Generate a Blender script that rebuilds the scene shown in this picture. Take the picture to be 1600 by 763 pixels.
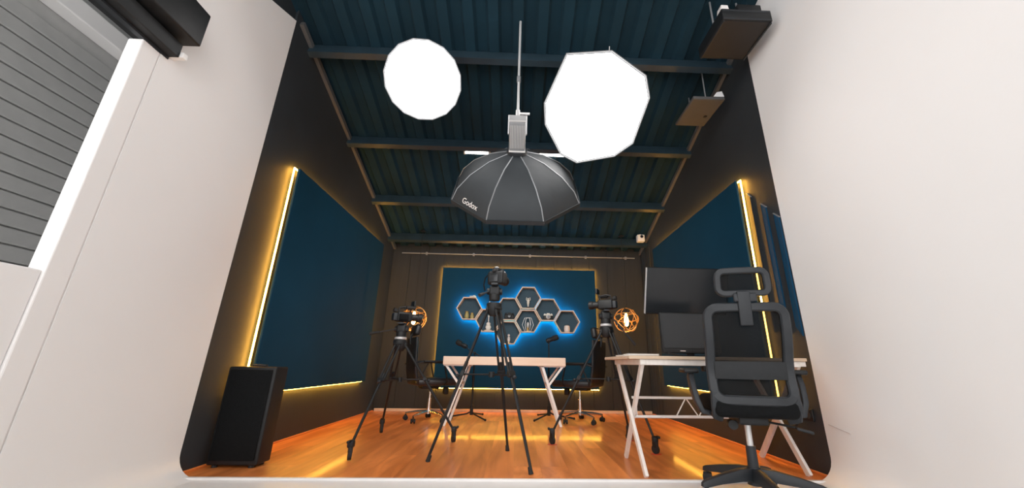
import bpy, bmesh, math, random
from mathutils import Vector, Matrix, Euler
random.seed(7)
PI = math.pi
for o in list(bpy.data.objects):
    bpy.data.objects.remove(o, do_unlink=True)
sc = bpy.context.scene
C = sc.collection

# ------------------------------------------------------------------ camera
cam_data = bpy.data.cameras.new('camera')
cam = bpy.data.objects.new('camera', cam_data)
C.objects.link(cam)
cam_data.sensor_fit = 'HORIZONTAL'
cam_data.sensor_width = 36.0
cam_data.lens = 36.0 * 582.69 / 1600.0
cam_data.shift_x = -28.0 / 1600.0
cam_data.clip_start = 0.05
# rows of the camera-to-world rotation solved from the vanishing points of the room
def _cam_rotation():
    cx, cy, f = 828.0, 381.5, 582.69
    def r(x, y):
        return Vector((x - cx, -(y - cy), -f)).normalized()
    fw = r(805, 569)
    u = r(855, -1426)
    u = (u - fw * u.dot(fw)).normalized()
    ri = fw.cross(u).normalized()
    return Matrix((ri, fw, u)).to_4x4()
cam.matrix_world = Matrix.Translation((0, 0, 0.68)) @ _cam_rotation()
sc.camera = cam

# ------------------------------------------------------------------ world, exposure
world = bpy.data.worlds.new('world')
sc.world = world
world.use_nodes = True
bg = world.node_tree.nodes['Background']
bg.inputs[0].default_value = (1.0, 0.985, 0.98, 1)
bg.inputs[1].default_value = 3.1
sc.view_settings.view_transform = 'Standard'
sc.view_settings.look = 'None'
sc.view_settings.gamma = 1.0
sc.view_settings.use_curve_mapping = False
sc.view_settings.exposure = 0.0
OCTA_STRENGTH = 8.0
TUBE_STRENGTH = 9.0
LED_STRENGTH = 75.0
BLUE_STRENGTH = 85.0
SOFTBOX_STRENGTH = 10.5

# ------------------------------------------------------------------ materials
def mat(name, col, rough=0.5, metal=0.0, var=0.0, scale=8.0, bump=0.0, bscale=60.0, coat=0.0, spec=0.5):
    m = bpy.data.materials.new(name)
    m.use_nodes = True
    nt = m.node_tree
    b = nt.nodes['Principled BSDF']
    b.inputs['Roughness'].default_value = rough
    b.inputs['Metallic'].default_value = metal
    b.inputs['Coat Weight'].default_value = coat
    b.inputs['Specular IOR Level'].default_value = spec
    tc = nt.nodes.new('ShaderNodeTexCoord')
    nz = nt.nodes.new('ShaderNodeTexNoise')
    nz.inputs['Scale'].default_value = scale
    nz.inputs['Detail'].default_value = 4
    nt.links.new(tc.outputs['Object'], nz.inputs['Vector'])
    rp = nt.nodes.new('ShaderNodeValToRGB')
    rp.color_ramp.elements[0].position = 0.3
    rp.color_ramp.elements[1].position = 0.7
    rp.color_ramp.elements[0].color = [max(0, c * (1 - var)) for c in col] + [1]
    rp.color_ramp.elements[1].color = [min(1, c * (1 + var)) for c in col] + [1]
    nt.links.new(nz.outputs['Fac'], rp.inputs['Fac'])
    nt.links.new(rp.outputs['Color'], b.inputs['Base Color'])
    if bump > 0:
        n2 = nt.nodes.new('ShaderNodeTexNoise')
        n2.inputs['Scale'].default_value = bscale
        n2.inputs['Detail'].default_value = 3
        nt.links.new(tc.outputs['Object'], n2.inputs['Vector'])
        bp = nt.nodes.new('ShaderNodeBump')
        bp.inputs['Strength'].default_value = bump
        bp.inputs['Distance'].default_value = 0.01
        nt.links.new(n2.outputs['Fac'], bp.inputs['Height'])
        nt.links.new(bp.outputs['Normal'], b.inputs['Normal'])
    return m

def emis(name, col, strength, base=(0.8, 0.8, 0.8)):
    m = bpy.data.materials.new(name)
    m.use_nodes = True
    b = m.node_tree.nodes['Principled BSDF']
    b.inputs['Base Color'].default_value = list(base) + [1]
    b.inputs['Emission Color'].default_value = list(col) + [1]
    b.inputs['Emission Strength'].default_value = strength
    return m

def wood(name, c0, c1, rough=0.35, coat=0.0, stretch=(14, 1.2, 14), rnd=0.0):
    m = bpy.data.materials.new(name)
    m.use_nodes = True
    nt = m.node_tree
    b = nt.nodes['Principled BSDF']
    b.inputs['Roughness'].default_value = rough
    b.inputs['Coat Weight'].default_value = coat
    b.inputs['Coat Roughness'].default_value = 0.09
    tc = nt.nodes.new('ShaderNodeTexCoord')
    oi = nt.nodes.new('ShaderNodeObjectInfo')
    mul = nt.nodes.new('ShaderNodeVectorMath'); mul.operation = 'SCALE'
    mul.inputs[0].default_value = (13.0, 29.0, 7.0)
    nt.links.new(oi.outputs['Random'], mul.inputs['Scale'])
    add = nt.nodes.new('ShaderNodeVectorMath'); add.operation = 'ADD'
    nt.links.new(tc.outputs['Object'], add.inputs[0])
    nt.links.new(mul.outputs[0], add.inputs[1])
    mp = nt.nodes.new('ShaderNodeMapping')
    mp.inputs['Scale'].default_value = stretch
    nt.links.new(add.outputs[0], mp.inputs['Vector'])
    nz = nt.nodes.new('ShaderNodeTexNoise')
    nz.inputs['Scale'].default_value = 1.0
    nz.inputs['Detail'].default_value = 6
    nz.inputs['Distortion'].default_value = 0.6
    nt.links.new(mp.outputs[0], nz.inputs['Vector'])
    rp = nt.nodes.new('ShaderNodeValToRGB')
    rp.color_ramp.elements[0].position = 0.3
    rp.color_ramp.elements[1].position = 0.7
    rp.color_ramp.elements[0].color = list(c0) + [1]
    rp.color_ramp.elements[1].color = list(c1) + [1]
    nt.links.new(nz.outputs['Fac'], rp.inputs['Fac'])
    if rnd > 0:
        mr = nt.nodes.new('ShaderNodeMapRange')
        mr.inputs['To Min'].default_value = 1 - rnd
        mr.inputs['To Max'].default_value = 1 + rnd
        nt.links.new(oi.outputs['Random'], mr.inputs['Value'])
        hs = nt.nodes.new('ShaderNodeHueSaturation')
        nt.links.new(mr.outputs[0], hs.inputs['Value'])
        nt.links.new(rp.outputs['Color'], hs.inputs['Color'])
        nt.links.new(hs.outputs['Color'], b.inputs['Base Color'])
    else:
        nt.links.new(rp.outputs['Color'], b.inputs['Base Color'])
    return m

def mesh_fabric(name, col, see):
    """woven office-chair mesh: fine threads with open holes between them"""
    m = bpy.data.materials.new(name)
    m.use_nodes = True
    nt = m.node_tree
    b = nt.nodes['Principled BSDF']
    b.inputs['Base Color'].default_value = list(col) + [1]
    b.inputs['Roughness'].default_value = 0.8
    b.inputs['Specular IOR Level'].default_value = 0.2
    tc = nt.nodes.new('ShaderNodeTexCoord')
    nz = nt.nodes.new('ShaderNodeTexNoise')
    nz.inputs['Scale'].default_value = 900.0
    nz.inputs['Detail'].default_value = 1
    nt.links.new(tc.outputs['Object'], nz.inputs['Vector'])
    mr = nt.nodes.new('ShaderNodeMapRange')
    mr.inputs['From Min'].default_value = 0.3
    mr.inputs['From Max'].default_value = 0.7
    mr.inputs['To Min'].default_value = max(0, see - 0.12)
    mr.inputs['To Max'].default_value = see + 0.12
    nt.links.new(nz.outputs['Fac'], mr.inputs['Value'])
    tr = nt.nodes.new('ShaderNodeBsdfTransparent')
    mx = nt.nodes.new('ShaderNodeMixShader')
    nt.links.new(mr.outputs[0], mx.inputs[0])
    nt.links.new(b.outputs[0], mx.inputs[1])
    nt.links.new(tr.outputs[0], mx.inputs[2])
    nt.links.new(mx.outputs[0], nt.nodes['Material Output'].inputs[0])
    return m

M = {}
M['white_wall'] = mat('white_wall_paint', (0.81, 0.795, 0.785), 0.7, var=0.015, scale=1.2, bump=0.05, bscale=25)
M['white_floor'] = mat('white_floor_paint', (0.80, 0.785, 0.775), 0.45, var=0.03, scale=3.0, bump=0.03, bscale=40)
M['dark_wall'] = mat('charcoal_wall_paint', (0.020, 0.025, 0.030), 0.65, var=0.10, scale=3.0, bump=0.08, bscale=50)
M['board'] = wood('dark_wall_board', (0.011, 0.014, 0.017), (0.017, 0.020, 0.023), 0.7, stretch=(18, 18, 1.2), rnd=0.08)
M['ceil'] = mat('dark_roof_sheet', (0.006, 0.026, 0.040), 0.9, spec=0.25, var=0.25, scale=2.0, bump=0.05)
M['purlin'] = mat('dark_purlin_steel', (0.016, 0.032, 0.044), 0.45, var=0.2, scale=5.0)
M['trim'] = mat('grey_trim_paint', (0.09, 0.09, 0.09), 0.5, var=0.1)
M['teal'] = mat('teal_panel_paint', (0.001, 0.040, 0.078), 0.75, var=0.08, scale=2.0, bump=0.04, bscale=80, spec=0.2)
M['strip_blue'] = mat('blue_strip_paint', (0.002, 0.045, 0.10), 0.6, var=0.06, spec=0.2)
M['edge_dark'] = mat('panel_edge', (0.008, 0.010, 0.013), 0.6, var=0.1)
M['plank'] = wood('laminate_plank', (0.47, 0.130, 0.026), (0.86, 0.290, 0.078), 0.38, coat=0.22, stretch=(10, 1.1, 10), rnd=0.14)
M['black'] = mat('black_plastic', (0.010, 0.011, 0.012), 0.5, spec=0.35, var=0.15, scale=20, bump=0.03, bscale=200)
M['charcoal'] = mat('charcoal_plastic', (0.019, 0.022, 0.026), 0.5, spec=0.4, var=0.1, scale=15, bump=0.05, bscale=250)
M['fabric'] = mat('black_fabric', (0.006, 0.0065, 0.007), 0.9, spec=0.15, var=0.2, scale=60, bump=0.2, bscale=300)
M['leather'] = mat('black_leather', (0.016, 0.017, 0.019), 0.4, var=0.2, scale=30, bump=0.12, bscale=160)
M['band'] = mat('grey_lumbar_band', (0.016, 0.018, 0.020), 0.8, var=0.1, scale=40, bump=0.1, bscale=200)
M['mesh'] = mesh_fabric('chair_mesh_net', (0.006, 0.006, 0.006), 0.09)
M['chrome'] = mat('brushed_steel', (0.75, 0.75, 0.75), 0.22, 1.0, var=0.05)
M['silver'] = mat('silver_paint', (0.62, 0.62, 0.62), 0.35, 0.4, var=0.05)
M['white_metal'] = mat('white_powder_coat', (0.78, 0.75, 0.72), 0.45, var=0.04, scale=12, bump=0.03)
M['white_wood'] = wood('white_painted_wood', (0.70, 0.65, 0.60), (0.82, 0.77, 0.72), 0.5, stretch=(20, 20, 2))
M['pale_wood'] = wood('pale_wood_top', (0.74, 0.54, 0.40), (0.84, 0.66, 0.52), 0.45, stretch=(1.5, 14, 14))
M['desk_wood'] = wood('desk_top_wood', (0.55, 0.40, 0.27), (0.68, 0.52, 0.38), 0.4, stretch=(1.5, 14, 14))
M['hex_wood'] = wood('hexagon_wood', (0.62, 0.46, 0.34), (0.76, 0.60, 0.47), 0.5, stretch=(9, 2, 9))
M['hex_back'] = mat('hexagon_backing', (0.028, 0.068, 0.10), 0.7, var=0.08)
M['screen'] = mat('dark_screen', (0.018, 0.021, 0.024), 0.22, var=0.05)
M['rubber'] = mat('black_rubber', (0.012, 0.012, 0.012), 0.8, var=0.2)
M['soft_fabric'] = mat('softbox_black_fabric', (0.018, 0.023, 0.027), 0.6, var=0.12, scale=6, bump=0.2, bscale=10)
M['white_fabric'] = mat('white_fabric', (0.75, 0.75, 0.75), 0.8, var=0.03, bump=0.05)
M['rim_fabric'] = mat('grey_rim_fabric', (0.16, 0.165, 0.17), 0.8, var=0.05)
M['grey_metal'] = mat('grey_metal', (0.26, 0.27, 0.28), 0.4, 0.3, var=0.08)
M['grey_panel'] = mat('warm_grey_panel', (0.075, 0.074, 0.074), 0.6, var=0.05)
M['brass'] = mat('copper_wire', (0.62, 0.36, 0.14), 0.35, 0.7, var=0.1)
M['gold'] = mat('gold_metal', (0.80, 0.56, 0.22), 0.3, 0.8, var=0.1)
M['ceramic'] = mat('cream_ceramic', (0.80, 0.72, 0.68), 0.4, var=0.04)
M['bone'] = mat('ivory_resin', (0.82, 0.78, 0.70), 0.45, var=0.06, scale=30)
M['olive'] = mat('olive_gold_glaze', (0.42, 0.36, 0.14), 0.4, var=0.15, scale=20)
M['red'] = mat('red_tape', (0.60, 0.04, 0.03), 0.5, var=0.1)
M['white_plastic'] = mat('white_plastic', (0.78, 0.76, 0.74), 0.4, var=0.03)
M['paper'] = mat('paper', (0.72, 0.69, 0.64), 0.8, var=0.05)
M['shutter'] = mat('grey_shutter', (0.42, 0.42, 0.41), 0.5, 0.1, var=0.05)
M['seam'] = mat('wall_seam_filler', (0.66, 0.63, 0.62), 0.8, var=0.1)
M['glass_dark'] = mat('lens_glass', (0.01, 0.012, 0.02), 0.05, coat=1.0)
M['octa'] = emis('softbox_diffuser_lit', (1.0, 0.965, 0.94), OCTA_STRENGTH)
M['octa2'] = emis('softbox_diffuser_lit_cool', (1.0, 0.98, 0.97), OCTA_STRENGTH)
M['soft_lit'] = emis('hanging_softbox_diffuser_lit', (1.0, 0.95, 0.90), SOFTBOX_STRENGTH)
M['tube'] = emis('tube_lamp_lit', (1.0, 0.97, 0.92), TUBE_STRENGTH)
M['led'] = emis('warm_led_tape', (1.0, 0.47, 0.06), LED_STRENGTH)
M['led_blue'] = emis('blue_led_tape', (0.0, 0.60, 1.0), BLUE_STRENGTH)
M['bulb'] = emis('filament_bulb_lit', (1.0, 0.50, 0.16), 14.0)

# ------------------------------------------------------------------ builders
def rotm(rx=0, ry=0, rz=0):
    return Euler((rx, ry, rz)).to_matrix()

class MB:
    def __init__(self, off=(0, 0, 0)):
        self.v = []; self.f = []; self.off = Vector(off)
    def add(self, vs, fs):
        n = len(self.v)
        self.v += [Vector(p) - self.off for p in vs]
        self.f += [tuple(i + n for i in f) for f in fs]
        return self
    def box(self, c, s, R=None):
        c = Vector(c); vs = []
        for dx in (-.5, .5):
            for dy in (-.5, .5):
                for dz in (-.5, .5):
                    p = Vector((dx * s[0], dy * s[1], dz * s[2]))
                    vs.append(c + (R @ p if R else p))
        return self.add(vs, [(0, 1, 3, 2), (4, 6, 7, 5), (0, 4, 5, 1), (2, 3, 7, 6), (0, 2, 6, 4), (1, 5, 7, 3)])
    def bb(self, x0, x1, y0, y1, z0, z1):
        return self.box(((x0 + x1) / 2, (y0 + y1) / 2, (z0 + z1) / 2), (x1 - x0, y1 - y0, z1 - z0))
    def rbox(self, c, s, r, R=None, seg=3):
        """box with rounded edges"""
        bm = bmesh.new()
        bmesh.ops.create_cube(bm, size=1)
        for v in bm.verts:
            v.co = Vector((v.co.x * s[0], v.co.y * s[1], v.co.z * s[2]))
        bmesh.ops.bevel(bm, geom=bm.edges[:], offset=min(r, min(s) * .49), segments=seg, profile=.5, affect='EDGES')
        bm.verts.index_update()
        c = Vector(c)
        self.add([c + (R @ v.co if R else v.co) for v in bm.verts], [[v.index for v in f.verts] for f in bm.faces])
        bm.free()
        return self
    def frame(self, d):
        d = Vector(d).normalized()
        a = Vector((0, 0, 1)) if abs(d.z) < .9 else Vector((1, 0, 0))
        u = d.cross(a).normalized(); w = u.cross(d).normalized()
        return u, w
    def cyl(self, p0, p1, r0, r1=None, seg=12, caps=True):
        r1 = r0 if r1 is None else r1
        p0 = Vector(p0); p1 = Vector(p1)
        u, w = self.frame(p1 - p0)
        vs = []
        for p, r in ((p0, r0), (p1, r1)):
            for i in range(seg):
                a = 2 * PI * i / seg
                vs.append(p + u * (r * math.cos(a)) + w * (r * math.sin(a)))
        fs = [(i, (i + 1) % seg, seg + (i + 1) % seg, seg + i) for i in range(seg)]
        if caps:
            fs += [tuple(range(seg))[::-1], tuple(range(seg, 2 * seg))]
        return self.add(vs, fs)
    def tube(self, pts, r, seg=8, closed=False, rs=None):
        pts = [Vector(p) for p in pts]; n = len(pts); vs = []
        prev = None
        for i, p in enumerate(pts):
            if closed: d = pts[(i + 1) % n] - pts[i - 1]
            else: d = pts[min(i + 1, n - 1)] - pts[max(i - 1, 0)]
            d.normalize()
            if prev is None: u, w = self.frame(d)
            else:
                u = (prev - d * prev.dot(d)).normalized(); w = u.cross(d).normalized()
            prev = u
            rr = rs[i] if rs else r
            for k in range(seg):
                a = 2 * PI * k / seg
                vs.append(p + u * (rr * math.cos(a)) + w * (rr * math.sin(a)))
        fs = []
        m = n if closed else n - 1
        for i in range(m):
            j = (i + 1) % n
            for k in range(seg):
                fs.append((i * seg + k, i * seg + (k + 1) % seg, j * seg + (k + 1) % seg, j * seg + k))
        if not closed:
            fs += [tuple(range(seg))[::-1], tuple(range((n - 1) * seg, n * seg))]
        return self.add(vs, fs)
    def bar(self, p0, p1, w, h, upv=(0, 0, 1)):
        """rectangular bar from p0 to p1, h measured along upv"""
        p0 = Vector(p0); p1 = Vector(p1); d = (p1 - p0).normalized()
        upv = Vector(upv); s = d.cross(upv).normalized(); t = s.cross(d).normalized()
        vs = []
        for p in (p0, p1):
            for a, b in ((-1, -1), (1, -1), (1, 1), (-1, 1)):
                vs.append(p + s * (a * w / 2) + t * (b * h / 2))
        return self.add(vs, [(3, 2, 1, 0), (4, 5, 6, 7), (0, 1, 5, 4), (1, 2, 6, 5), (2, 3, 7, 6), (3, 0, 4, 7)])
    def sweep(self, pts, prof, ups, closed=False):
        """sweep a profile [(a,b)] along pts; ups = b-direction at each point"""
        pts = [Vector(p) for p in pts]; n = len(pts); k = len(prof); vs = []
        for i, p in enumerate(pts):
            if closed: d = pts[(i + 1) % n] - pts[i - 1]
            else: d = pts[min(i + 1, n - 1)] - pts[max(i - 1, 0)]
            d.normalize()
            b = Vector(ups[i] if isinstance(ups, list) else ups)
            b = (b - d * b.dot(d)).normalized(); a = d.cross(b).normalized()
            for (x, y) in prof: vs.append(p + a * x + b * y)
        fs = []
        for i in range(n if closed else n - 1):
            j = (i + 1) % n
            for q in range(k):
                fs.append((i * k + q, i * k + (q + 1) % k, j * k + (q + 1) % k, j * k + q))
        if not closed: fs += [tuple(range(k))[::-1], tuple(range((n - 1) * k, n * k))]
        return self.add(vs, fs)
    def lathe(self, prof, c=(0, 0, 0), axis=(0, 0, 1), seg=20):
        c = Vector(c); ax = Vector(axis).normalized(); u, w = self.frame(ax)
        vs = []; n = len(prof)
        for r, h in prof:
            for k in range(seg):
                a = 2 * PI * k / seg
                vs.append(c + ax * h + u * (max(r, 1e-4) * math.cos(a)) + w * (max(r, 1e-4) * math.sin(a)))
        fs = []
        for i in range(n - 1):
            for k in range(seg):
                fs.append((i * seg + k, i * seg + (k + 1) % seg, (i + 1) * seg + (k + 1) % seg, (i + 1) * seg + k))
        fs += [tuple(range(seg))[::-1], tuple(range((n - 1) * seg, n * seg))]
        return self.add(vs, fs)
    def ball(self, c, r, sx=1, sy=1, sz=1, seg=16, rings=10, R=None):
        c = Vector(c); vs = []; fs = []
        for i in range(rings + 1):
            t = PI * i / rings
            for k in range(seg):
                a = 2 * PI * k / seg
                rr = max(math.sin(t), 1e-3)
                p = Vector((r * sx * rr * math.cos(a), r * sy * rr * math.sin(a), r * sz * math.cos(t)))
                vs.append(c + (R @ p if R else p))
        for i in range(rings):
            for k in range(seg):
                fs.append((i * seg + k, (i + 1) * seg + k, (i + 1) * seg + (k + 1) % seg, i * seg + (k + 1) % seg))
        fs += [tuple(range(seg)), tuple(range(rings * seg, (rings + 1) * seg))[::-1]]
        return self.add(vs, fs)
    def prism(self, poly, d):
        """extrude a 3-D polygon by vector d"""
        poly = [Vector(p) for p in poly]; d = Vector(d); n = len(poly)
        fs = [tuple(range(n))[::-1], tuple(range(n, 2 * n))]
        fs += [(i, (i + 1) % n, n + (i + 1) % n, n + i) for i in range(n)]
        return self.add(poly + [p + d for p in poly], fs)
    def mesh(self, name, material, smooth=35, bevel=0):
        me = bpy.data.meshes.new(name)
        bm = bmesh.new()
        vv = [bm.verts.new(p) for p in self.v]
        for f in self.f:
            try: bm.faces.new([vv[i] for i in f])
            except ValueError: pass
        bmesh.ops.recalc_face_normals(bm, faces=bm.faces[:])
        if bevel:
            es = [e for e in bm.edges if e.is_manifold and e.calc_face_angle(0) > .6]
            bmesh.ops.bevel(bm, geom=es, offset=bevel, segments=2, profile=.5, affect='EDGES', clamp_overlap=True)
        if smooth:
            lim = math.radians(smooth)
            for f in bm.faces: f.smooth = True
            for e in bm.edges:
                if len(e.link_faces) == 2 and e.calc_face_angle(0) > lim: e.smooth = False
        bm.to_mesh(me); bm.free()
        me.materials.append(M[material])
        return me
    def build(self, name, material, parent=None, smooth=35, bevel=0, label=None):
        o = bpy.data.objects.new(name, self.mesh(name, material, smooth, bevel))
        C.objects.link(o)
        if parent: o.parent = parent
        if label: o['label'] = label
        return o

def thing(name, label, cat, loc=(0, 0, 0), rz=0, group=None):
    o = bpy.data.objects.new(name, None)
    o.empty_display_size = .1
    C.objects.link(o)
    o.location = loc; o.rotation_euler = (0, 0, rz)
    o['label'] = label; o['category'] = cat
    if group: o['group'] = group
    return o
def tag(o, label, cat, group=None):
    o['label'] = label; o['category'] = cat
    if group: o['group'] = group
    return o
def struct(o):
    o['kind'] = 'structure'
    return o
def inst(me, name, parent, loc=(0, 0, 0), rot=(0, 0, 0), scale=(1, 1, 1)):
    o = bpy.data.objects.new(name, me)
    C.objects.link(o)
    o.parent = parent; o.location = loc; o.rotation_euler = rot; o.scale = scale
    return o
def copy_tree(o, parent=None):
    c = o.copy(); C.objects.link(c); c.parent = parent
    for ch in list(o.children): copy_tree(ch, c)
    return c
def rrect(w, h, r, n=5):
    """rounded rectangle outline (x,z) counter-clockwise"""
    pts = []
    for cx, cz, a0 in ((w / 2 - r, h / 2 - r, 0), (-w / 2 + r, h / 2 - r, 90), (-w / 2 + r, -h / 2 + r, 180), (w / 2 - r, -h / 2 + r, 270)):
        for i in range(n + 1):
            a = math.radians(a0 + 90 * i / n)
            pts.append((cx + r * math.cos(a), cz + r * math.sin(a)))
    return pts

# ------------------------------------------------------------------ room shell
XR, XL, YB = 2.07, -2.05, 5.97
YE = 2.665                       # where the dark paint ends and the white cove begins
def zc(y): return 2.50 + 0.355 * (5.98 - y)      # underside of the sloping roof

fl = struct(MB().bb(-4.6, XR + .25, -3.0, YB + .2, -.14, -.012).build('floor', 'white_floor', smooth=0))
# laminate planks on the rear part of the floor
PW, PL = 0.187, 1.22
pm = MB().box((0, 0, -.006), (PW, PL, .012)).mesh('plank', 'plank', 0, bevel=.0012)
x = XL; row = 0
while x < XR - .01:
    w = min(PW, XR - x)
    y = 2.66 - random.choice((0, .31, .62, .93)); 
    while y < YB - .01:
        y0 = max(y, 2.66); y1 = min(y + PL, YB)
        if y1 - y0 > .05:
            inst(pm, 'plank', fl, (x + w / 2, (y0 + y1) / 2, 0), scale=(w / PW, (y1 - y0) / PL, 1))
        y += PL
    x += PW; row += 1
MB().bb(XL, XR - .02, 2.635, 2.659, -.012, .002).build('edge_strip', 'white_plastic', fl, 0, bevel=.002)

# back wall with vertical boards
wb = struct(MB().bb(XL - .15, XR + .15, YB + .012, YB + .15, -.1, 2.9).build('wall_back', 'dark_wall', smooth=0))
bw = (XR - XL) / 14
bmsh = MB().box((0, 0, 0), (bw - .004, .012, 2.52)).mesh('board', 'board', 0, bevel=.002)
for i in range(14):
    inst(bmsh, 'board', wb, (XL + bw * (i + .5), YB + .006, 1.26))

def side_wall(sgn, x, name):
    """dark painted side wall whose top follows the roof"""
    t = .15 * sgn
    p = [(x, YE, -.1), (x, YB + .15, -.1), (x, YB + .15, zc(YB + .15) + .05), (x, YE, zc(YE) + .05)]
    return struct(MB().prism(p, (t, 0, 0)).build(name, 'dark_wall', smooth=0))
wr = side_wall(1, XR, 'wall_right')
wl = side_wall(-1, XL, 'wall_left')
# narrow boards in the right rear corner
nb = MB().box((0, 0, 0), (.014, .098, 2.46)).mesh('board', 'board', 0, bevel=.004)
for i in range(4):
    inst(nb, 'board', wr, (XR - .007, YB - .06 - .105 * i, 1.24))

def cove(sgn, x, y0, y1, ztop0, ztop1, name, r=.14):
    """white wall with a curved foot that runs into the floor"""
    prof = [(x + .15 * sgn, -.1), (x - r * sgn, -.1), (x - r * sgn, -.011)]
    for i in range(9):
        a = PI / 2 * i / 8
        prof.append((x - r * sgn + r * math.sin(a) * sgn, -.011 + r - r * math.cos(a)))
    n = len(prof)
    a = [(px, y0, pz) for px, pz in prof] + [(x, y0, ztop0), (x + .15 * sgn, y0, ztop0)]
    b = [(px, y1, pz) for px, pz in prof] + [(x, y1, ztop1), (x + .15 * sgn, y1, ztop1)]
    m = len(a)
    fs = [tuple(range(m))[::-1], tuple(range(m, 2 * m))] + [(i, (i + 1) % m, m + (i + 1) % m, m + i) for i in range(m)]
    return struct(MB().add(a + b, fs).build(name, 'white_wall', smooth=25))
wfr = cove(1, XR, -3.0, YE, zc(-3.0), zc(YE) + .02, 'wall_front_right')
wfl = cove(-1, XL, 1.76, YE, 3.22, 3.60, 'wall_front_left')
# hairline crack low on the white wall
MB().bar((XR - .002, 2.62, .33), (XR - .002, 2.46, .30), .004, .006, (0, 0, 1)).build('plaster_crack', 'seam', wfr, 0)
MB().bb(XL - .15, XL - .004, 1.755, 1.76, .0, 3.2).build('wall_joint', 'seam', wfl, 0)
# jamb and half wall on the left, the shuttered bay beyond
j = struct(MB().bb(XL - .08, XL, 1.655, 1.755, -.1, 2.325).build('wall_jamb', 'white_wall', smooth=0, bevel=.006))
h = struct(MB().bb(XL - .12, XL - .01, -3.0, 1.655, -.1, 1.04).build('wall_half_height', 'white_wall', smooth=0, bevel=.008))
sh = struct(MB().bb(-3.75, -3.66, .6, 5.0, -.1, 4.4).build('wall_far_left', 'shutter', smooth=0))
sm = MB().box((0, 0, 0), (.03, 2.6, .112)).mesh('slat', 'shutter', 0, bevel=.010)
for i in range(24):
    inst(sm, 'slat', sh, (-3.648, 2.3, .3 + .12 * i))
MB().bb(-3.66, -3.52, .7, 4.2, 3.24, 3.40).build('shutter_housing', 'white_wall', sh, 0, bevel=.01)
# white upper wall over the left opening is absent: dark fascia hung from the roof
struct(MB().prism([(XL - .02, 1.735, 3.22), (XL - .02, YE, 3.60), (XL - .02, YE, zc(YE) + .02), (XL - .02, 1.735, zc(1.735) + .02)], (-.1, 0, 0)).build('wall_upper_left', 'dark_wall', smooth=0))

# sloping roof: trapezoid sheets and purlins
Y0R, Y1R = -3.0, YB + .15
ceil = struct(MB().prism([(-4.6, Y0R, zc(Y0R) + .07), (-4.6, Y1R, zc(Y1R) + .07), (-4.6, Y1R, zc(Y1R) + .14), (-4.6, Y0R, zc(Y0R) + .14)], (7.0, 0, 0)).build('ceiling', 'ceil', smooth=0))
def roof_sheet(width):
    prof = []; xx = 0
    while xx < width - .01:
        prof += [(xx, .06), (xx + .09, .06), (xx + .115, .015), (xx + .205, .015), (xx + .23, .06)]
        xx += .23
    top = [(px, Y0R, zc(Y0R) + pz) for px, pz in prof]; bot = [(px, Y1R, zc(Y1R) + pz) for px, pz in prof]
    n = len(prof)
    return MB().add(top + bot, [(i, i + 1, n + i + 1, n + i) for i in range(n - 1)])
rs = roof_sheet(.92).mesh('roof_sheet', 'ceil', 0)
for i in range(7):
    inst(rs, 'roof_sheet', ceil, (-4.35 + .92 * i, 0, 0))
SL = math.atan(.355)
pur = MB()
R = rotm(-SL, 0, 0)
for c, s in (((0, 0, -.055), (6.4, .008, .13)), ((0, .028, -.118), (6.4, .06, .008)), ((0, .028, .008), (6.4, .06, .008)), ((0, .056, -.108), (6.4, .006, .02))):
    pur.box(R @ Vector(c), s, R)
pur = pur.mesh('purlin', 'purlin', 0)
for y in (-1.6, -.6, .3, 1.2, 2.05, 2.93, 3.93, 4.86, 5.66):
    inst(pur, 'purlin', ceil, (-1.12, y, zc(y) + .01))
# trims along the junction of wall and roof
for n, sx, xx in ((1, -1, XR - .02), (2, 1, XL + .02)):
    struct(MB().bar((xx, YE + .05, zc(YE + .05) - .03), (xx, YB, zc(YB) - .03), .035, .05).build('trim_%d' % n, 'trim', smooth=0))
# baseboard at the foot of the back wall
struct(MB().bb(XL + .02, XR - .02, YB - .014, YB, 0, .04).build('baseboard_back', 'hex_wood', smooth=0, bevel=.004))
struct(MB().bb(XR - .012, XR, YE + .03, YB - .014, 0, .016).build('baseboard_right', 'plank', smooth=0, bevel=.004))
struct(MB().bb(XL, XL + .012, YE + .03, YB - .014, 0, .016).build('baseboard_left', 'plank', smooth=0, bevel=.004))

# ------------------------------------------------------------------ backlit wall panels
def wall_panel(label, c, u, n, w, h, standoff, thick):
    """panel centred at c on the wall, u along its width, n out of the wall"""
    c = Vector(c); u = Vector(u); n = Vector(n); z = Vector((0, 0, 1))
    t = thing('backlit_wall_panel', label, 'wall panel', c - z * (h / 2), 0, 'backlit teal wall panels')
    o = t.location
    def slab(mb, a0, a1, b0, b1, d0, d1):
        p = [c + u * a + z * b + n * d0 for a, b in ((a0, b0), (a1, b0), (a1, b1), (a0, b1))]
        return mb.prism(p, n * (d1 - d0))
    slab(MB(o), -w / 2, w / 2, -h / 2, h / 2, standoff - thick, standoff).build('board', 'teal', t, 0, bevel=.003)
    e, k = -.0065, .008
    for a0, a1, b0, b1 in ((-w / 2 + e, w / 2 - e, h / 2 - e - k, h / 2 - e), (-w / 2 + e, w / 2 - e, -h / 2 + e, -h / 2 + e + k), (-w / 2 + e, -w / 2 + e + k, -h / 2 + e + k, h / 2 - e - k), (w / 2 - e - k, w / 2 - e, -h / 2 + e + k, h / 2 - e - k)):
        slab(MB(o), a0, a1, b0, b1, .022, .031).build('led_strip', 'led', t, 0, label='glowing warm light strip')
    for a in (-w / 2 + .3, w / 2 - .3):
        for b in (-h / 2 + .3, h / 2 - .3):
            slab(MB(o), a - .04, a + .04, b - .04, b + .04, .002, standoff - thick).build('spacer', 'edge_dark', t, 0)
    return t
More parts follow.
